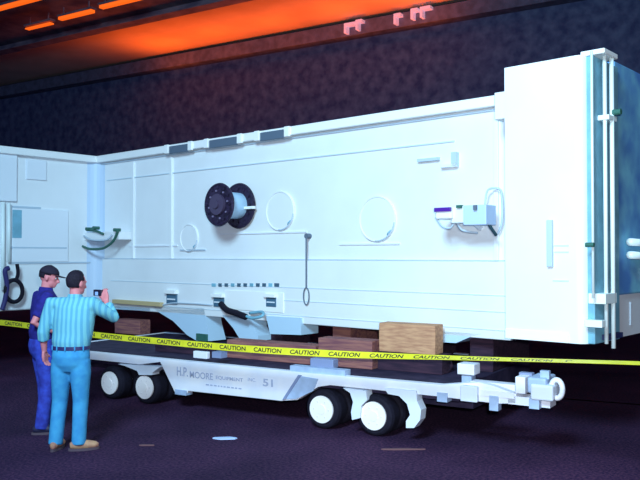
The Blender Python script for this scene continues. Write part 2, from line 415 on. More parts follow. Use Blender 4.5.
# hoses at the left end of the body
for pts in ([(87, 230), (96, 231), (103, 234)], [(82, 246), (90, 249), (102, 248.5), (109, 245), (114, 240), (118, 231)]):
    q = [fp(a, c, -.3) for a, c in pts]
    quick('hose', greenish, H, lambda b: tube(b, smooth_path(q), .022, 8), smooth=True)
quick('hose_guard', seamm, H, lambda b: tube(b, smooth_path([fp(84, 236, -.3), fp(92, 240, -.34), fp(106, 240, -.34), fp(112, 235, -.3)]), .016, 6), smooth=True)
for (px, py) in ((89, 229), (96, 228), (117, 230)):
    quick('hose_fitting', greenish, H, lambda b: cyl(b, fp(px, py, -.3), 'y', .03, .12, 10))
quick('hose_bracket', white, H, lambda b: box(b, fp(84, 233, -.25)[0], fp(120, 233, -.25)[0], -.27, -.0, MF.front(100, 240, -.25)[1], MF.front(100, 232, -.25)[1]), bevel=.01)
# brackets on the upper right of the body
def rect(name, px0, px1, py0, py1, y, th, m, **kw):
    x0, z1 = MF.front(px0, (py0 + py1) / 2, y); x1, _ = MF.front(px1, (py0 + py1) / 2, y)
    z1 = MF.front((px0 + px1) / 2, py0, y)[1]; z0 = MF.front((px0 + px1) / 2, py1, y)[1]
    return quick(name, m, H, lambda b: box(b, x0, x1, y, y + th, z0, z1), **kw)
rect('handle', 417, 438, 158, 161, -.05, .06, seamm)
rect('bracket', 451, 456, 152, 166, -.07, .08, seamm)
rect('bracket', 440, 456, 164, 167, -.07, .08, coverm)
# instrument with display
ib = rect('instrument_box', 463, 486, 205, 225, -.42, .22, mat('instrument_grey_paint', (0.52, 0.66, 0.88), .5), bevel=.01)
arm = quick('instrument_arm', coverm, ib, lambda b: (tube(b, [fp(474, 221, -.25), fp(480, 228, 0)], .035, 8), tube(b, [fp(455, 215, -.35), fp(466, 215, -.33)], .05, 8)))
def ir(name, px0, px1, py0, py1, y, th, m, **kw):
    o = rect(name, px0, px1, py0, py1, y, th, m, **kw); o.parent = ib; return o
ir('sensor_head', 435, 451, 207, 219, -.45, .2, white2, bevel=.02)
ir('display', 434, 450, 207.5, 211.5, -.475, .03, purple)
ir('bracket_plate', 451, 464, 206, 223, -.40, .10, coverm, bevel=.01)
ir('latch', 456, 461, 205, 208, -.43, .05, greenish)
ir('knob', 473, 476, 205, 210, -.45, .03, cordm)
quick('cradle', seamm, ib, lambda b: tube(b, smooth_path([fp(436, 217, -.42), fp(442, 226, -.38), fp(450, 228, -.36), fp(456, 222, -.36), fp(462, 230, -.3), fp(478, 233, -.2)]), .012, 6), smooth=True)
quick('cable', mat('black_cable', (0.02, 0.06, 0.08), .6), H, lambda b: tube(b, smooth_path([fp(486, 218, -.3), fp(490, 226, -.3), fp(496, 235, -.2)]), .018, 8), smooth=True)
quick('conduit_loop', seamm, H, lambda b: tube(b, smooth_path([fp(485, 205, -.1), fp(488, 190, -.1), fp(499, 189, -.08), fp(502, 197, -.06), fp(502, 223, -.06), fp(496, 236, -.06)]), .012, 6), smooth=True)
# foot gussets below the body
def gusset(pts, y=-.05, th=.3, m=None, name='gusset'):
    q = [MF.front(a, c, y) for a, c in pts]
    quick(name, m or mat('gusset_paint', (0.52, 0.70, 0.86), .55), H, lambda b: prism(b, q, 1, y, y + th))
gusset([(148, 305), (204, 308), (207, 325), (211, 341), (197, 341), (187, 335), (173, 321), (160, 313)])
gusset([(222, 315), (250, 317), (258, 336), (258, 341), (241, 341), (233, 328)])
gusset([(266, 316), (301, 318), (301, 335), (270, 334)], -.08, .35)
gusset([(437, 331), (482, 334), (470, 337), (456, 343), (438, 342)])
rect('timber_strip', 112, 160, 301, 305, -.12, .08, mat('yellow_pine', (0.55, 0.42, 0.22), .8), bevel=.005)
gusset([(113, 306), (150, 308), (150, 311), (113, 309)], -.05, .2)
rect('foot_pad', 196, 206, 334, 341, -.09, .04, greenish)

# ---- end box at the right
YB = -.42
bx0 = MF.front(505, 200, YB)[0]; bx1 = MF.front(585.5, 200, YB)[0]
ez0 = MF.front(548, 341.5, YB)[1]; ez1 = (MF.front(505, 68, YB)[1] + MF.front(588, 53, YB)[1]) / 2
bm = B(); box(bm, bx0, bx1, YB, 1.75, ez0, ez1)
ed = [e for e in bm.edges if abs(e.verts[0].co.x - bx1) < 1e-5 and abs(e.verts[1].co.x - bx1) < 1e-5 and abs(e.verts[0].co.y - YB) < 1e-5 and abs(e.verts[1].co.y - YB) < 1e-5]
bmesh.ops.bevel(bm, geom=ed, offset=.10, segments=10, affect='EDGES', profile=.5)
eb = obj('end_box', bm, white, H)
quick('step_plate', white, H, lambda b: box(b, MF.front(496.5, 200, YB + .1)[0], bx0 + .01, YB + .06, .0, MF.front(500, 118, YB)[1], MF.front(500, 90.5, YB)[1]), bevel=.01)
quick('door_bar', seamm, eb, lambda b: box(b, MF.front(548, 240, YB)[0], MF.front(553.5, 240, YB)[0], YB - .04, YB + .01, MF.front(550, 267, YB)[1], MF.front(550, 220, YB)[1]), bevel=.008)
for py in (245.5, 252, 281):
    z = MF.front(570, py, YB)[1]
    quick('door_seam', mat('light_seam', (0.62, 0.74, 0.82), .6), eb, lambda b: box(b, MF.front(553, py, YB)[0], bx1 - .17, YB - .008, YB + .004, z - .007, z + .007))
quick('sill_lip', white2, eb, lambda b: box(b, bx0, bx1 - .18, YB - .012, YB + .02, ez0, ez0 + .10), bevel=.004)
# column assembly on the right side
def sp(px, py, x): y, z = MF.side(px, py, x); return (x, y, z)
XS = bx1 + .02
cy0 = MF.side(591, 200, bx1 + .0)[0]; cy1 = MF.side(619, 200, bx1 + .06)[0]
colz1 = MF.side(604, 53, bx1 + .17)[1]
quick('side_column', bluegrey, H, lambda b: box(b, bx1 - .02, bx1 + .06, YB + .06, cy1, ez0, colz1), bevel=.01)
quick('column_cap', white2, H, lambda b: box(b, bx1 - .06, bx1 + .18, YB + .04, MF.side(619, 200, bx1 + .18)[0], colz1, colz1 + .05), bevel=.01)
for (px, w_, xo) in ((593.5, .013, .08), (606.5, .020, .12), (613.5, .022, .15)):
    y, z0 = MF.side(px, 338, bx1 + xo)
    quick('pipe', pipem, H, lambda b: tube(b, [(bx1 + xo, y, ez0 - (.05 if px > 610 else -.45 if px < 600 else 0)), (bx1 + xo, y, colz1 + .02)], w_, 10), smooth=True)
for (pa, pb, py, h_) in ((596, 617, 299, .05), (594, 602, 325, .035), (609, 617, 118, .025)):
    z = MF.side((pa + pb) / 2, py, bx1 + .17)[1]
    quick('pipe_clamp', pipem, H, lambda b: box(b, bx1 + .0, bx1 + .17, max(YB + .05, MF.side(pa, py, bx1 + .17)[0]), MF.side(pb, py, bx1 + .17)[0], z - h_, z + h_), bevel=.006)
y, z = MF.side(600, 245, bx1 + .08)
quick('valve', greenish, H, lambda b: cyl(b, (bx1 + .08, MF.side(592, 245, bx1 + .1)[0], z), 'x', .022, .08, 12))
quick('valve', greenish, H, lambda b: cyl(b, (bx1 + .2, MF.side(617, 112, bx1 + .2)[0], MF.side(617, 112, bx1 + .2)[1]), 'x', .03, .08, 12))
z = MF.side(600, 335, bx1 + .1)[1]
quick('foot_bracket', mat('navy_paint', (0.02, 0.03, .12), .6), H, lambda b: box(b, bx1 + .04, bx1 + .12, cy0 + .1, cy1 - .08, ez0 + .03, ez0 + .08))
# blue side panel with pipes, further back
pz1 = MF.side(628, 69, bx1)[1]; pz0 = MF.side(628, 294, bx1)[1]
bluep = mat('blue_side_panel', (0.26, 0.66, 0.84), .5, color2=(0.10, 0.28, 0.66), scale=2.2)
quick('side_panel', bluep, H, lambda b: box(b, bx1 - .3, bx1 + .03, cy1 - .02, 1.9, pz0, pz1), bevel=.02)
for (p0, p1_) in ((239, 246), (252, 258)):
    quick('side_pipe', pipem, H, lambda b: tube(b, [sp(630, p0 + 3, bx1 + .12), sp(660, p0 + 5, bx1 + .12)], .04, 10), smooth=True)
quick('side_cover', pipem, H, lambda b: box(b, bx1 + .02, bx1 + .08, MF.side(640, 275, bx1)[0], MF.side(664, 275, bx1)[0], MF.side(640, 281, bx1)[1], MF.side(640, 268, bx1)[1]))
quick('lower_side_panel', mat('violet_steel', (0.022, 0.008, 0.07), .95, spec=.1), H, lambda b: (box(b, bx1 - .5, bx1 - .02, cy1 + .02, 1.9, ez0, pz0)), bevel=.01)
quick('side_tube', seamm, H, lambda b: tube(b, [sp(630, 302, bx1 + .0), sp(630, 325, bx1 + .0)], .014, 8))
# ---- wing details
def wp(px, py, x=None): x = xc + .0 if x is None else x; y, z = MF.side(px, py, x); return (x, y, z)
for (px, py0, py1, r_) in ((3, 202, 290, .03), (9, 203, 262, .026)):
    quick('wing_pipe', pipem, H, lambda b: tube(b, [wp(px, py0, xc + .06), wp(px, py1, xc + .06)], r_, 8), smooth=True)
def wrect(name, px0, px1, py0, py1, th, m, **kw):
    y0 = wp(px0, py0)[1]; y1 = wp(px1, py0)[1]; pm = (px0 + px1) / 2
    z1 = wp(pm, py0)[2]; z0 = wp(pm, py1)[2]
    return quick(name, m, H, lambda b: box(b, xc - .01, xc + th, min(y0, y1), max(y0, y1), z0, z1), **kw)
wrect('wing_cover', -14, 16, 146, 201, .05, coverm, bevel=.01)
wrect('wing_cover', 26, 46, 160, 180, .03, coverm, bevel=.01)
wrect('wing_panel', 12, 68, 209, 262, .025, coverm, bevel=.01)
wrect('wing_seam', 12, 40, 206.5, 208.5, .03, seamm)
wrect('wing_seam', 10, 66, 247, 248.5, .03, seamm)
wrect('wing_seam', 10, 90, 262, 263.5, .02, seamm)
wrect('wing_vent', 12, 21, 210, 238, .03, bluegrey)
# black hoses hung on the wing
hx = xc + .14
loop = [wp(14 + 8.5 * math.sin(a * math.pi / 10), 291 - 11 * math.cos(a * math.pi / 10), hx) for a in range(21)]
quick('hose_loop', rubber, H, lambda b: (tube(b, loop, .035, 8, False), tube(b, smooth_path([wp(16, 281, hx), wp(18, 273, hx), wp(17, 264, hx)]), .03, 8)), smooth=True)
quick('hose_loop', mat('indigo_hose', (0.02, 0.015, 0.12), .6), H, lambda b: tube(b, smooth_path([wp(9, 268, hx), wp(5, 271, hx), wp(7, 285, hx), wp(5, 300, hx), wp(2, 310, hx)]), .04, 8), smooth=True)

# ------------------------------------------------------------------ the trailer
T = thing('lowbed_trailer', 'low white multi-wheeled transport trailer with lettered side beam, carrying the steel housing', 'trailer', TF.p0, TF.ang)
WID = 2.6; DZ = .61; XL = -5.35
def tf(px, py, y=0.0): return TF.front(px, py, y)
# side beams: outline traced in the plane of the near side
beam_px = [(160, 362), (175, 393), (187, 393.5), (188, 391), (281, 401), (297, 400), (318, 387)]
xs = [tf(*p) for p in beam_px]
def side_beam(b, y0, y1):
    top = [(XL, DZ), (tf(300, 372)[0], DZ), (tf(440, 383)[0], DZ + .01), (tf(478, 378)[0], DZ + .07), (tf(492, 379)[0], DZ + .05), (tf(516, 383)[0], DZ - .01)]
    bot = [(tf(516, 394)[0], DZ - .10), (tf(497, 394)[0], DZ - .12), (tf(440, 393)[0], DZ - .11), (tf(360, 389)[0], DZ - .11), (tf(330, 386)[0], DZ - .11)] + \
          [(x, z) for x, z in xs[::-1]] + [(tf(140, 360)[0], DZ - .10), (XL, DZ - .10)]
    prism(b, top + bot, 1, y0, y1)
bm = B(); side_beam(bm, 0, .10); nb = obj('side_beam', bm, trailw, T, bevel=.006)
quick('side_beam', trailb, T, lambda b: box(b, XL, tf(440, 380)[0], WID - .10, WID, DZ - .11, DZ))
xdr = tf(515, 380)[0]
quick('deck', deckm, T, lambda b: (box(b, XL, tf(455, 380)[0], .10, WID - .10, DZ - .16, DZ - .01), box(b, XL + .05, tf(455, 380)[0], .5, WID - .5, DZ - .3, DZ - .15)))
quick('rear_bumper', trailw, T, lambda b: box(b, XL - .06, XL, 0, WID, DZ - .14, DZ), bevel=.01)
# recessed end plates on the lettered beam
q = [tf(300, 376, -.012), tf(318, 379, -.012), tf(313, 391, -.012), tf(296, 399, -.012), tf(285, 399, -.012)]
quick('beam_end_plate', trailb, T, lambda b: prism(b, q, 1, -.012, .01))
q = [tf(298, 375, -.02), tf(301, 375.5, -.02), tf(285.5, 399, -.02), tf(282, 400, -.02)]
quick('beam_rib', mat('slate_paint', (0.22, 0.26, 0.42), .6), T, lambda b: prism(b, q, 1, -.02, .0))
quick('jack_pad', trailb, T, lambda b: box(b, tf(176, 392)[0], tf(187, 392)[0], -.02, .1, .19, .25))
# tie-down pockets on the deck edge
def tpost(name, px0, px1, py0, py1, y, th, m, par=T, **kw):
    x0 = tf(px0, py0, y)[0]; x1 = tf(px1, py0, y)[0]; pm = (px0 + px1) / 2
    z1 = tf(pm, py0, y)[1]; z0 = tf(pm, py1, y)[1]
    return quick(name, m, par, lambda b: box(b, x0, x1, y, y + th, z0, z1), **kw)
# lettering
def text(s, px0, px1, py, hpx, m, bold=0.0, name='lettering'):
    cu = bpy.data.curves.new('t', 'FONT'); cu.body = s; cu.size = 1; cu.extrude = .01; cu.offset = bold
    o = bpy.data.objects.new('t', cu); col.objects.link(o)
    dg = bpy.context.evaluated_depsgraph_get(); dg.update()
    me = bpy.data.meshes.new_from_object(o.evaluated_get(dg)); bpy.data.objects.remove(o)
    X = [v.co.x for v in me.vertices]; Y = [v.co.y for v in me.vertices]
    x0, z0 = tf(px0, py); x1, _ = tf(px1, py); z1 = tf(px0, py - hpx)[1]
    sxx = (x1 - x0) / (max(X) - min(X)); szz = (z1 - z0) / (max(Y) - min(Y))
    for v in me.vertices:
        v.co = Vector((x0 + (v.co.x - min(X)) * sxx, -.002 - v.co.z * .2, z0 + (v.co.y - min(Y)) * szz))
    me.materials.clear(); me.materials.append(m)
    t = bpy.data.objects.new(name, me); col.objects.link(t); t.parent = nb
    return t
x0, z0 = tf(177, 377)
text('H.P.', 177, 188, 375.5, 9, mark, .01)
text('MOORE', 190, 213, 377.5, 6.5, mark, .01)
text('EQUIPMENT', 216, 243, 379.5, 4, mark, .01)
text('INC.', 248, 256, 381, 3.5, mark)
text('51', 263, 273, 386, 7.5, mark, .02)
# second, illegible line of small lettering
k = 206
while k < 240:
    wd = random.uniform(1.5, 4)
    a0, z = tf(k, 384.5 + (k - 206) * .12); a1, _ = tf(k + wd, 385)
    quick('small_lettering', mark, nb, lambda b: box(b, a0, a1, -.004, .0, z - .008, z + .008)); k += wd + 1.2
# wheels: four pairs on each side
def wheel(x, y0, s):
    w_ = quick('tyre', rubber, T, lambda b: tube(b, [(x, y0 + s * v, .222) for v in (0, .015, .05, .17, .205, .22)], [.185, .207, .222, .222, .207, .185], 40))
    quick('hub_disc', mat('cream_hub_paint', (0.95, 0.86, 0.84), .5), w_, lambda b: (cyl(b, (x, y0 - s * .008, .222), 'y', .150, .02, 40), cyl(b, (x, y0 - s * .014, .222), 'y', .055, .02, 20)))
    for i in range(6):
        a = i * math.pi / 3
        quick('wheel_nut', mat('nut_paint', (0.8, 0.72, 0.72), .5), w_, lambda b: cyl(b, (x + .095 * math.cos(a), y0 - s * .02, .222 + .095 * math.sin(a)), 'y', .009, .006, 6))
wx = [tf(px, py, -.0)[0] for px, py in ((109, 382), (144, 387), (321, 409), (373, 416))]
for x in wx:
    wheel(x, .02, 1); wheel(x, .28, 1)
    wheel(x, WID - .02, -1); wheel(x, WID - .28, -1)
    quick('axle', dark, T, lambda b: cyl(b, (x, WID / 2, .222), 'y', .05, WID - .1, 14))
    quick('axle_hanger', dark, T, lambda b: (box(b, x - .06, x + .06, .6, .75, .2, DZ - .1), box(b, x - .06, x + .06, WID - .75, WID - .6, .2, DZ - .1)))
# curved mudguard brackets (white) behind each front wheel
def guard(pts, name='mudguard'):
    q = [tf(a, c, -.03) for a, c in pts]
    quick(name, mat('mudguard_paint', (0.74, 0.78, 0.88), .5), T, lambda b: prism(b, q, 1, -.03, .10))
guard([(343, 388), (366, 391), (367, 400), (361, 406), (360, 418), (352, 420), (351, 412), (353, 402), (350, 393)])
guard([(384, 388), (416, 391), (417, 401), (421, 410), (420, 420), (414, 428), (406, 428), (406, 421), (410, 415), (407, 404), (399, 396), (388, 394)])
guard([(118, 364), (160, 367), (152, 373), (152, 375), (139, 375), (137, 371), (125, 366)], 'spring_hanger')
def arch(px, py, r0, r1, a0, a1):
    cx, cz = tf(px, py)
    q = [(cx + r1 * math.cos(R(a)), cz + r1 * math.sin(R(a))) for a in range(a0, a1, 8)] + [(cx + r0 * math.cos(R(a)), cz + r0 * math.sin(R(a))) for a in range(a1, a0, -8)]
    quick('wheel_arch', trailb, T, lambda b: prism(b, q, 1, .0, .5))
# coupling and jacks at the right end
tpost('tie_box', 457, 474, 364, 375, .35, .18, trailw, bevel=.01)
xa, za = tf(457, 375, .35); xb2, _ = tf(474, 375, .35)
quick('tie_box_post', trailb, T, lambda b: box(b, xa + .04, xb2 - .04, .38, .5, DZ - .1, za))
tpost('hitch_block', 460, 477, 386, 402, -.06, .16, mat('mudguard_paint', (0, 0, 0)), bevel=.01)
tpost('jack_leg', 437, 447, 393, 402, -.02, .12, trailb)
tpost('jack_leg', 489, 498, 396, 411, -.02, .10, trailb, bevel=.005)
tpost('hitch_plate', 474, 514, 391, 397, -.01, .09, trailw)
tpost('drawbar', 470, 516, 383, 392, .3, .14, trailw, bevel=.01)
tpost('coupling_plate', 515, 525, 377, 394, -.05, .30, trailw, bevel=.01)
tpost('coupling_frame', 527, 546, 378, 394, -.08, .35, trailb, bevel=.02)
tpost('coupling_frame', 530, 553, 385, 401, -.10, .30, mat('mudguard_paint', (0, 0, 0)), bevel=.02)
tpost('jack_leg', 529, 539, 399, 409, -.08, .1, trailb)
tpost('release_lever', 540, 549, 371, 379, -.02, .06, trailb)
tpost('crank_head', 519, 532, 373, 379, .1, .08, mat('slate_paint', (0, 0, 0)))
cx_, cz_ = tf(555, 390, -.06)
quick('tow_ring', trailw, T, lambda b: tube(b, [(cx_ + .052 * math.cos(a * math.pi / 12), .0, cz_ + .085 * math.sin(a * math.pi / 12)) for a in range(25)], .026, 8, False), smooth=True)
quick('coupler_bar', trailw, T, lambda b: box(b, tf(508, 388)[0], tf(550, 388)[0], .0, .2, .50, .58))
# small steel cleat standing at the deck edge
tpost('deck_cleat', 193, 207, 351.5, 358.5, .06, .06, trailw, bevel=.01)
tpost('deck_cleat', 212, 221, 352, 358, .08, .12, mat('slate_paint', (0, 0, 0)))
tpost('deck_cleat', 310, 333, 359, 368, .12, .12, mat('slate_paint', (0, 0, 0)), bevel=.01)
tpost('deck_plate', 290, 345, 368, 374, .03, .12, trailb)

# ------------------------------------------------------------------ cribbing on the deck
def beam(name, x0, x1, y0, y1, z0, z1, m, label, group='cribbing timbers on the trailer deck', cat='timber', bev=.008, fr=TF, rz=0):
    cx, cy = (x0 + x1) / 2, (y0 + y1) / 2
    M = Matrix.Translation(fr.p0) @ Matrix.Rotation(fr.ang, 4, 'Z')
    bm = B(); vs = box(bm, -(x1 - x0) / 2, (x1 - x0) / 2, -(y1 - y0) / 2, (y1 - y0) / 2, 0, z1 - z0)
    bmesh.ops.subdivide_edges(bm, edges=bm.edges[:], cuts=2)
    for v in bm.verts: v.co += Vector((random.uniform(-.004, .004), random.uniform(-.004, .004), 0))
    o = obj(name, bm, m, bevel=bev); o.location = M @ Vector((cx, cy, z0)); o.rotation_euler = (0, 0, fr.ang + rz)
    return tag(o, label, cat, group)
DT = DZ - .01
xa = tf(228, 350, .65)[0]; xm = tf(318, 350, .65)[0]; xb2 = tf(377, 350, .65)[0]
beam('timber_block', xa, xm - .02, .62, .86, DT, .83, timber, 'long reddish timber lying on the deck behind the tape, left of two in line')
beam('timber_block', xm, xb2 - .07, .66, .90, DT, .93, timber, 'taller red-brown timber on the deck just left of the pale pine block')
xa = tf(379, 350, .75)[0]; xb2 = tf(435, 350, .75)[0]
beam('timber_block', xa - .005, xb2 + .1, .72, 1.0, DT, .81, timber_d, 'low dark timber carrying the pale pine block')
beam('timber_block', xa, xb2, .75, .98, .81, 1.14, timber_l, 'pale pine block with knots standing against the lower edge of the housing')
xa = tf(150, 350, .5)[0]; xb2 = tf(215, 350, .5)[0]
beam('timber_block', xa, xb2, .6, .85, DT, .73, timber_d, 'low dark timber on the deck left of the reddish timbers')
# bolsters carrying the housing, across the trailer
names = ['dark bolster under the housing behind the pale pine block', 'dark bolster under the housing near the coupling end',
         'reddish bolster under the housing behind the long reddish timber', 'dark bolster under the housing behind the lettered beam']
for i, x in enumerate((-.25, .75, -1.35, -2.6)):
    off = (0, 0, .1, .35)[i]
    y0 = 1.42 - .0 + (-x) * .165 if x < 0 else 1.22
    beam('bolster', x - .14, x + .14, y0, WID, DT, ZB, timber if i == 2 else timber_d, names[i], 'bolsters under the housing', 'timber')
p = TF.hit(2, DT, 127, 334)
beam('timber_block', p.x - .30, p.x + .30, p.y, p.y + .24, DT, DT + .24, timber, 'small red-brown block far back at the left end of the deck')
xa = tf(440, 350, 1.1)[0]; xb2 = tf(530, 350, 1.1)[0]
q0 = TF.hit(2, DT, 480, 372)
# ------------------------------------------------------------------ barrier tape
def tape():
    pts = [(-60, 318, 0), (0, 322.5, 0), (30, 326, 0), (92, 334.5, 0), (130, 338.5, .1), (160, 341.3, 0), (200, 345, .1), (240, 348.3, 0), (280, 351, .3), (320, 353.2, .45), (360, 355, .65),
           (400, 356.3, .9), (440, 357.4, 1.1), (480, 358.6, 1.2), (560, 360.8, 1.3), (640, 363.2, 1.3), (700, 366, 1.2), (760, 369, .9)]
    P = []
    for px, py, tw in pts:
        p = TF.hit(1, -.6, px, py); P.append(Vector((p.x, p.z, tw)))
    P = smooth_path(P, 5)
    bm = B(); up = []; lo = []; ring = []
    d = 0; prev = None
    uvl = bm.loops.layers.uv.new('UVMap'); us = []
    for p in P:
        if prev is not None: d += (Vector((p.x, p.y)) - Vector((prev.x, prev.y))).length
        prev = p; us.append(d)
        h = .037; a = p.z
        dy = math.sin(a) * h; dz = math.cos(a) * h
        up.append(bm.verts.new((p.x, -.6 + dy, p.y + dz))); lo.append(bm.verts.new((p.x, -.6 - dy, p.y - dz)))
    for i in range(len(P) - 1):
        f = bm.faces.new((lo[i], lo[i + 1], up[i + 1], up[i]))
        for l, (u, v) in zip(f.loops, ((us[i], 0), (us[i + 1], 0), (us[i + 1], 1), (us[i], 1))): l[uvl].uv = (u, v)
    return bm, P
yel = mat('yellow_tape_plastic', (0.80, 0.72, 0.03), 0.35, var=.15, scale=12)
bm, P = tape()
tp = obj('barrier_tape', bm, yel)
sd = tp.modifiers.new('thick', 'SOLIDIFY'); sd.thickness = .002; sd.offset = 0
tp.location = TF.p0; tp.rotation_euler = (0, 0, TF.ang)
tag(tp, 'yellow CAUTION barrier tape strung across in front of the trailer', 'tape')
# CAUTION lettering on the tape
def tape_words():
    cu = bpy.data.curves.new('t', 'FONT'); cu.body = 'CAUTION'; cu.size = 1; cu.offset = .02
    o = bpy.data.objects.new('t', cu); col.objects.link(o)
    dg = bpy.context.evaluated_depsgraph_get(); dg.update()
    me = bpy.data.meshes.new_from_object(o.evaluated_get(dg)); bpy.data.objects.remove(o)
    X = [v.co.x for v in me.vertices]; Y = [v.co.y for v in me.vertices]
    x0, sx_, y0, sy_ = min(X), max(X) - min(X), min(Y), max(Y) - min(Y)
    def at(x):
        for i in range(len(P) - 1):
            if P[i].x <= x <= P[i + 1].x:
                t = (x - P[i].x) / (P[i + 1].x - P[i].x); return P[i].lerp(P[i + 1], t)
        return P[-1]
    x = P[0].x + .1
    while x < P[-1].x - .6:
        tmp = bmesh.new(); tmp.from_mesh(me)
        for v in tmp.verts:
            xx = x + (v.co.x - x0) / sx_ * .36; q = at(xx); s = ((v.co.y - y0) / sy_ - .5) * .046
            v.co = Vector((xx, -.6 - .0035 + math.sin(q.z) * s, q.y + math.cos(q.z) * s))
        obj('lettering', tmp, blackp, tp)
        x += .47
tape_words()
for (px, py, lab) in ((-60, 318, 'left'), (760, 369, 'right')):
    p = TF.hit(1, -.6, px, py)
    t = thing('stanchion', 'black post holding the %s end of the yellow tape' % lab, 'post', TM @ Vector((p.x, -.6, 0)), TF.ang, 'tape posts')
    quick('base', blackp, t, lambda b: cyl(b, (0, 0, .02), 'z', .16, .04, 28)); quick('pole', blackp, t, lambda b: (cyl(b, (0, 0, .58), 'z', .025, 1.08, 14)))

# ------------------------------------------------------------------ people
def hand(bm, wrist, fwd, up, thumb_side, curl=.5, s=1.0):
    """fwd: direction of the fingers, up: back-of-hand normal, thumb_side: direction of the thumb"""
    fwd = Vector(fwd).normalized(); ts = Vector(thumb_side); ts = (ts - fwd * ts.dot(fwd)).normalized()
    upv = Vector(up); upv = (upv - fwd * upv.dot(fwd) - ts * upv.dot(ts)).normalized()
    w0 = Vector(wrist)
    for k in range(5):
        o_ = (k - 2) * .016 * s
        tube(bm, [w0 + ts * o_ * .7, w0 + fwd * .045 * s + ts * o_, w0 + fwd * .09 * s + ts * o_], [.015 * s, .017 * s, .014 * s], 8)
    L = (.062, .078, .082, .074)
    for k in range(4):
        b0 = w0 + fwd * .085 * s + ts * (k - 1.5) * .0205 * s
        l = L[k] * s; p = b0; pts = [p - fwd * .02]; ang = .12
        pts.append(p)
        for j in range(3):
            ang += curl * (.5 + .25 * j); d = fwd * math.cos(ang) - upv * math.sin(ang)
            p = p + d * l * (.45, .3, .25)[j]; pts.append(p)
        tube(bm, pts, [.0095 * s, .0095 * s, .009 * s, .008 * s, .0065 * s], 8)
    b0 = w0 + fwd * .03 * s + ts * .03 * s
    d = (fwd * .7 + ts * .8 - upv * .2).normalized()
    tube(bm, [b0 - d * .015, b0, b0 + d * .035 * s, b0 + (d * .06 + fwd * .012) * s], [.013 * s, .013 * s, .011 * s, .008 * s], 8)

def head_mesh(bm, M):
    """head in its own frame: origin at neck top, y forward, z up; M places it"""
    start = len(bm.verts)
    n0 = set(bm.verts)
    ball(bm, (0, -.008, .135), (.076, .097, .098), 24)
    ball(bm, (0, .030, .065), (.056, .060, .068), 20)
    ball(bm, (0, .070, .030), (.030, .022, .022), 12)
    ball(bm, (0, .045, .110), (.062, .045, .055), 16)
    tube(bm, [(0, .085, .125), (0, .105, .095), (0, .112, .080), (0, .092, .070)], [.010, .014, .016, .010], 10)
    tube(bm, [(-.024, .083, .050), (0, .092, .049), (.024, .083, .050)], [.006, .009, .006], 8)
    tube(bm, [(-.05, .075, .136), (0, .090, .139), (.05, .075, .136)], [.010, .011, .010], 8)
    for s in (-1, 1):
        ball(bm, (s * .078, -.005, .105), (.012, .020, .032), 12)
    for v in bm.verts:
        if v not in n0: v.co = M @ v.co

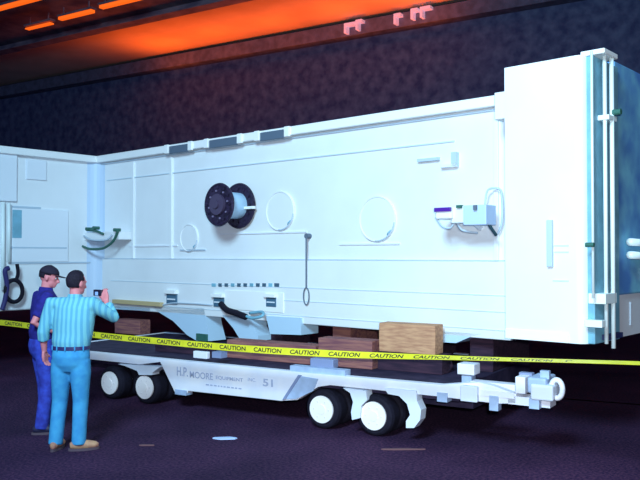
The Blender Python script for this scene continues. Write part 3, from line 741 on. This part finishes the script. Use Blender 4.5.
def person(name, label, loc, rz, top_z, mats, pose, cap):
    t = thing(name, label, 'person', loc, rz)
    shirtm, trm, shoem, belt = mats
    sh = pose['shoulder_z']
    neck = Vector(pose['neck']); HM = Matrix.Translation(neck) @ Matrix.Rotation(R(pose['head_yaw']), 4, 'Z') @ Matrix.Rotation(R(pose['head_pitch']), 4, 'X')
    # body, one continuous skin surface
    bm = B()
    head_mesh(bm, HM)
    tube(bm, [neck + Vector((0, -.015, -.14)), neck + Vector((0, -.01, -.04)), neck + Vector((0, .0, .06))], [.062, .056, .056], 16)
    hips = Vector(pose['hips'])
    tube(bm, [hips + Vector((0, 0, -.06)), hips + Vector((0, 0, .1)), hips.lerp(neck, .5), hips.lerp(neck, .78), neck + Vector((0, -.01, -.1))],
         [(.15, .10), (.145, .10), (.16, .105), (.165, .105), (.07, .06)], 20)
    for s, a in (('L', pose['armL']), ('R', pose['armR'])):
        S, E, W = [Vector(q) for q in a['pts']]
        tube(bm, [S.lerp(neck + Vector((0, 0, -.12)), .5), S, S.lerp(E, .5), E, E.lerp(W, .35), W], [.05, .052, .044, .038, .039, .026], 12)
        hand(bm, W, a['fwd'], a['up'], a['thumb'], a['curl'])
    for a in (pose['legL'], pose['legR']):
        Hh, K, A = [Vector(q) for q in a]
        tube(bm, [Hh + Vector((0, 0, .05)), Hh.lerp(K, .3), K, K.lerp(A, .3), A], [.08, .08, .052, .052, .036], 14)
        tube(bm, [A, A + Vector((0, 0, -.05))], [.036, .036], 10)
        f = Vector((a[2][0] - hips.x, 0, 0)); tube(bm, [A + Vector((0, -.03, -.03)), A + Vector((0, .1, -.045))], [.03, .025], 8)
    obj('body', bm, skinm, t, remesh=.0075, rem_smooth=3)
    # shirt
    bm = B(); zb = pose['belt_z']
    n = neck
    lean = lambda k: hips.lerp(neck, k)
    pts = [(hips.x, hips.y, zb - .02), (hips.x, hips.y, zb + .05), lean(.35), lean(.6), lean(.80), neck + Vector((0, -.012, -.055)), neck + Vector((0, -.01, -.005))]
    tube(bm, [Vector(q) for q in pts], [(.178, .128), (.192, .142), (.20, .142), (.213, .145), (.205, .130), (.105, .088), (.066, .064)], 28)
    for a in (pose['armL'], pose['armR']):
        S, E, W = [Vector(q) for q in a['pts']]
        tube(bm, [S.lerp(neck + Vector((0, 0, -.10)), .6), S + Vector((0, 0, .0)), S.lerp(E, .5), E if a['sleeve'] > 0 else S.lerp(E, .68), E.lerp(W, a['sleeve']) if a['sleeve'] > 0 else S.lerp(E, .78)], [.075, .078, .068, .060, .057], 16)
    obj('shirt', bm, shirtm, t, remesh=.011)
    quick('collar', shirtm, t, lambda b: tube(b, [neck + Vector((0, -.012, -.035)), neck + Vector((0, -.008, .002))], [.078, .070], 20, False)).modifiers.new('s', 'SOLIDIFY').thickness = .006
    # trousers
    bm = B()
    tube(bm, [(hips.x, hips.y, zb), hips + Vector((0, 0, .0)), hips + Vector((0, 0, -.08)), hips + Vector((0, 0, -.15))], [(.18, .130), (.190, .145), (.180, .130), (.13, .09)], 28)
    for a in (pose['legL'], pose['legR']):
        Hh, K, A = [Vector(q) for q in a]
        tube(bm, [Hh + Vector((0, 0, .03)), Hh.lerp(K, .25), Hh.lerp(K, .7), K, K.lerp(A, .5), A + Vector((0, 0, -.035))], [.10, .103, .086, .077, .072, .070], 18)
    obj('trousers', bm, trm, t, remesh=.011)
    if belt:
        bm = B(); tube(bm, [(hips.x, hips.y, zb - .018), (hips.x, hips.y, zb + .018)], [(.188, .139), (.188, .139)], 32)
        bl = obj('belt', bm, belt, t)
        for k in (-2, -1, 0, 1, 2):
            a = -math.pi / 2 + k * .5
            quick('belt_loop', trm, bl, lambda b: ball(b, (hips.x + .189 * math.cos(a), hips.y + .140 * math.sin(a), zb), (.008, .008, .03), 8))
    for a, d in ((pose['legL'], pose['footL']), (pose['legR'], pose['footR'])):
        A = Vector(a[2]); f = Vector((math.sin(R(d)), math.cos(R(d)), 0))
        bm = B()
        tube(bm, [Vector((A.x, A.y, .052)) - f * .085, Vector((A.x, A.y, .055)) - f * .05, Vector((A.x, A.y, .06)), Vector((A.x, A.y, .05)) + f * .09, Vector((A.x, A.y, .042)) + f * .16, Vector((A.x, A.y, .035)) + f * .19],
             [(.022, .03), (.042, .042), (.046, .055), (.050, .044), (.044, .036), (.02, .022)], 16)
        ball(bm, (A.x, A.y - .01, .09), (.045, .05, .04), 14)
        for v in bm.verts: v.co.z = max(v.co.z, .012)
        s_ = obj('shoe', bm, shoem, t, remesh=.008)
        bm = B()
        tube(bm, [Vector((A.x, A.y, .010)) - f * .10, Vector((A.x, A.y, .010)) - f * .05, Vector((A.x, A.y, .010)) + f * .08, Vector((A.x, A.y, .010)) + f * .16, Vector((A.x, A.y, .010)) + f * .20],
             [(.02, .01), (.046, .01), (.054, .01), (.048, .01), (.02, .01)], 16)
        for v in bm.verts: v.co.z = .0 if v.co.z < .01 else .02
        # keep soles lying flat whatever ring orientation came out
        bm.free(); bm = B()
        rg = []
        for k in range(24):
            q = 2 * math.pi * k / 24; lx = .052 * math.cos(q) * (1 if math.sin(q) > -.3 else .85); ly = .05 + .15 * math.sin(q)
            rgt = Vector((f.y, -f.x, 0)); pnt = Vector((A.x, A.y, 0)) + rgt * lx + f * ly; rg.append((pnt.x, pnt.y))
        prism(bm, rg, 2, 0, .024); obj('sole', bm, mat('dark_sole', (0.10, .06, .08), .8), s_)
    # eyes
    for s in (-1, 1):
        e = quick('eye', eyem, t, lambda b: ball(b, HM @ Vector((s * .031, .078, .118)), .0125, 12), smooth=True)
        quick('iris', blackp, e, lambda b: ball(b, HM @ Vector((s * .031, .0875, .118)), .0055, 8), smooth=True)
    # hair
    bm = B(); n0 = []
    vs = ball(bm, (0, -.014, .140), (.082, .101, .106), 28)
    dead = [v for v in bm.verts if (v.co.y > .035 and v.co.z < .185) or v.co.z < (.095 if cap else .058) or (v.co.y > (-.03 if cap else .0) and v.co.z < .125)]
    bmesh.ops.delete(bm, geom=dead, context='VERTS')
    bmesh.ops.solidify(bm, geom=bm.faces[:], thickness=.012)
    for v in bm.verts: v.co = HM @ (v.co + Vector((random.uniform(-.002, .002),) * 3))
    obj('hair', bm, hairm, t, smooth=True)
    if cap:
        bm = B(); ball(bm, (0, -.008, .155), (.090, .108, .088), 28)
        dead = [v for v in bm.verts if v.co.z < .148]
        bmesh.ops.delete(bm, geom=dead, context='VERTS')
        bmesh.ops.solidify(bm, geom=bm.faces[:], thickness=.006)
        for v in bm.verts: v.co = HM @ v.co
        c = obj('cap', bm, cap, t, smooth=True)
        bm = B(); ptsu = []
        for k in range(13):
            a = math.pi * k / 12; ptsu.append((.074 * math.cos(a), .07 + .105 * math.sin(a)))
        prism(bm, ptsu, 2, .150, .158)
        for v in bm.verts: v.co = HM @ (v.co + Vector((0, 0, -.35 * v.co.x ** 2 / .07 * .3 - .12 * max(0, v.co.y - .07))))
        obj('peak', bm, cap, c)
        quick('button', cap, c, lambda b: ball(b, HM @ Vector((0, -.008, .243)), .008, 8))
    return t
# man with the camera, seen from behind
poseA = dict(shoulder_z=1.44, neck=(.03, .03, 1.535), hips=(0, 0, .93), belt_z=1.015, head_yaw=-28, head_pitch=-6,
    armL=dict(pts=[(-.205, .0, 1.445), (-.275, -.03, 1.16), (-.285, .02, .965)], fwd=(.05, .15, -1), up=(-1, 0, 0), thumb=(.1, 1, 0), curl=.45, sleeve=.42),
    armR=dict(pts=[(.21, .02, 1.445), (.375, .16, 1.30), (.235, .30, 1.455)], fwd=(-.25, .05, 1), up=(.5, -.6, .0), thumb=(-1, .2, 0), curl=.75, sleeve=.72),
    legL=[(-.095, 0, .86), (-.125, .03, .48), (-.150, -.01, .09)], legR=[(.095, 0, .86), (.09, .03, .48), (.085, .0, .09)],
    footL=-4, footR=62)
posA = (-2.47, 7.66, 0)
person('person', 'person in mint striped shirt and light blue jeans, back turned, raising a small camera', posA, R(-6), 1.78, (mint, jean, tan, beltm), poseA, None)
poseB = dict(shoulder_z=1.46, neck=(.0, .035, 1.575), hips=(0, -.01, .95), belt_z=1.03, head_yaw=-26, head_pitch=-12,
    armR=dict(pts=[(.20, .0, 1.475), (.23, -.15, 1.21), (.20, .08, 1.10)], fwd=(-.4, 1, .05), up=(.2, 0, 1), thumb=(-1, -.4, 0), curl=.5, sleeve=-.12),
    armL=dict(pts=[(-.20, .0, 1.475), (-.24, -.05, 1.18), (-.13, .14, 1.11)], fwd=(.5, 1, 0), up=(-.2, 0, 1), thumb=(1, -.5, 0), curl=.5, sleeve=-.12),
    legL=[(-.095, 0, .88), (-.10, .04, .49), (-.10, .05, .09)], legR=[(.095, 0, .88), (.10, .02, .49), (.11, -.04, .09)],
    footL=-5, footR=12)
person('person', 'person in dark cap, navy shirt and blue trousers, turned to the right behind the other', (-3.03, 8.45, 0), R(-58), 1.83, (navy, bluejean, mat('dark_shoe', (0.02, .015, .05), .6), None), poseB, mat('black_cap_cloth', (0.025, 0.018, 0.035), .85, spec=.2))
# compact camera in the raised hand
MA = Matrix.Translation(posA) @ Matrix.Rotation(R(-6), 4, 'Z')
cp = MA @ Vector((.145, .33, 1.54))
cam_t = thing('compact_camera', 'small black compact camera held up in the raised hand', 'camera', cp, R(-30))
quick('case', blackp, cam_t, lambda b: box(b, -.058, .058, -.018, .018, -.032, .032), bevel=.006)
quick('lens', mat('lens_grey', (0.2, 0.2, 0.25), .3), cam_t, lambda b: cyl(b, (0, .028, -.002), 'y', .02, .03, 20))
quick('screen', mat('pale_blue_screen', (0.35, 0.5, 0.9), .2), cam_t, lambda b: box(b, -.03, .012, -.0195, -.017, -.026, .010))
quick('shutter_button', mat('silver_button', (0.6, 0.6, 0.65), .3), cam_t, lambda b: cyl(b, (.038, 0, .034), 'z', .007, .008, 12))
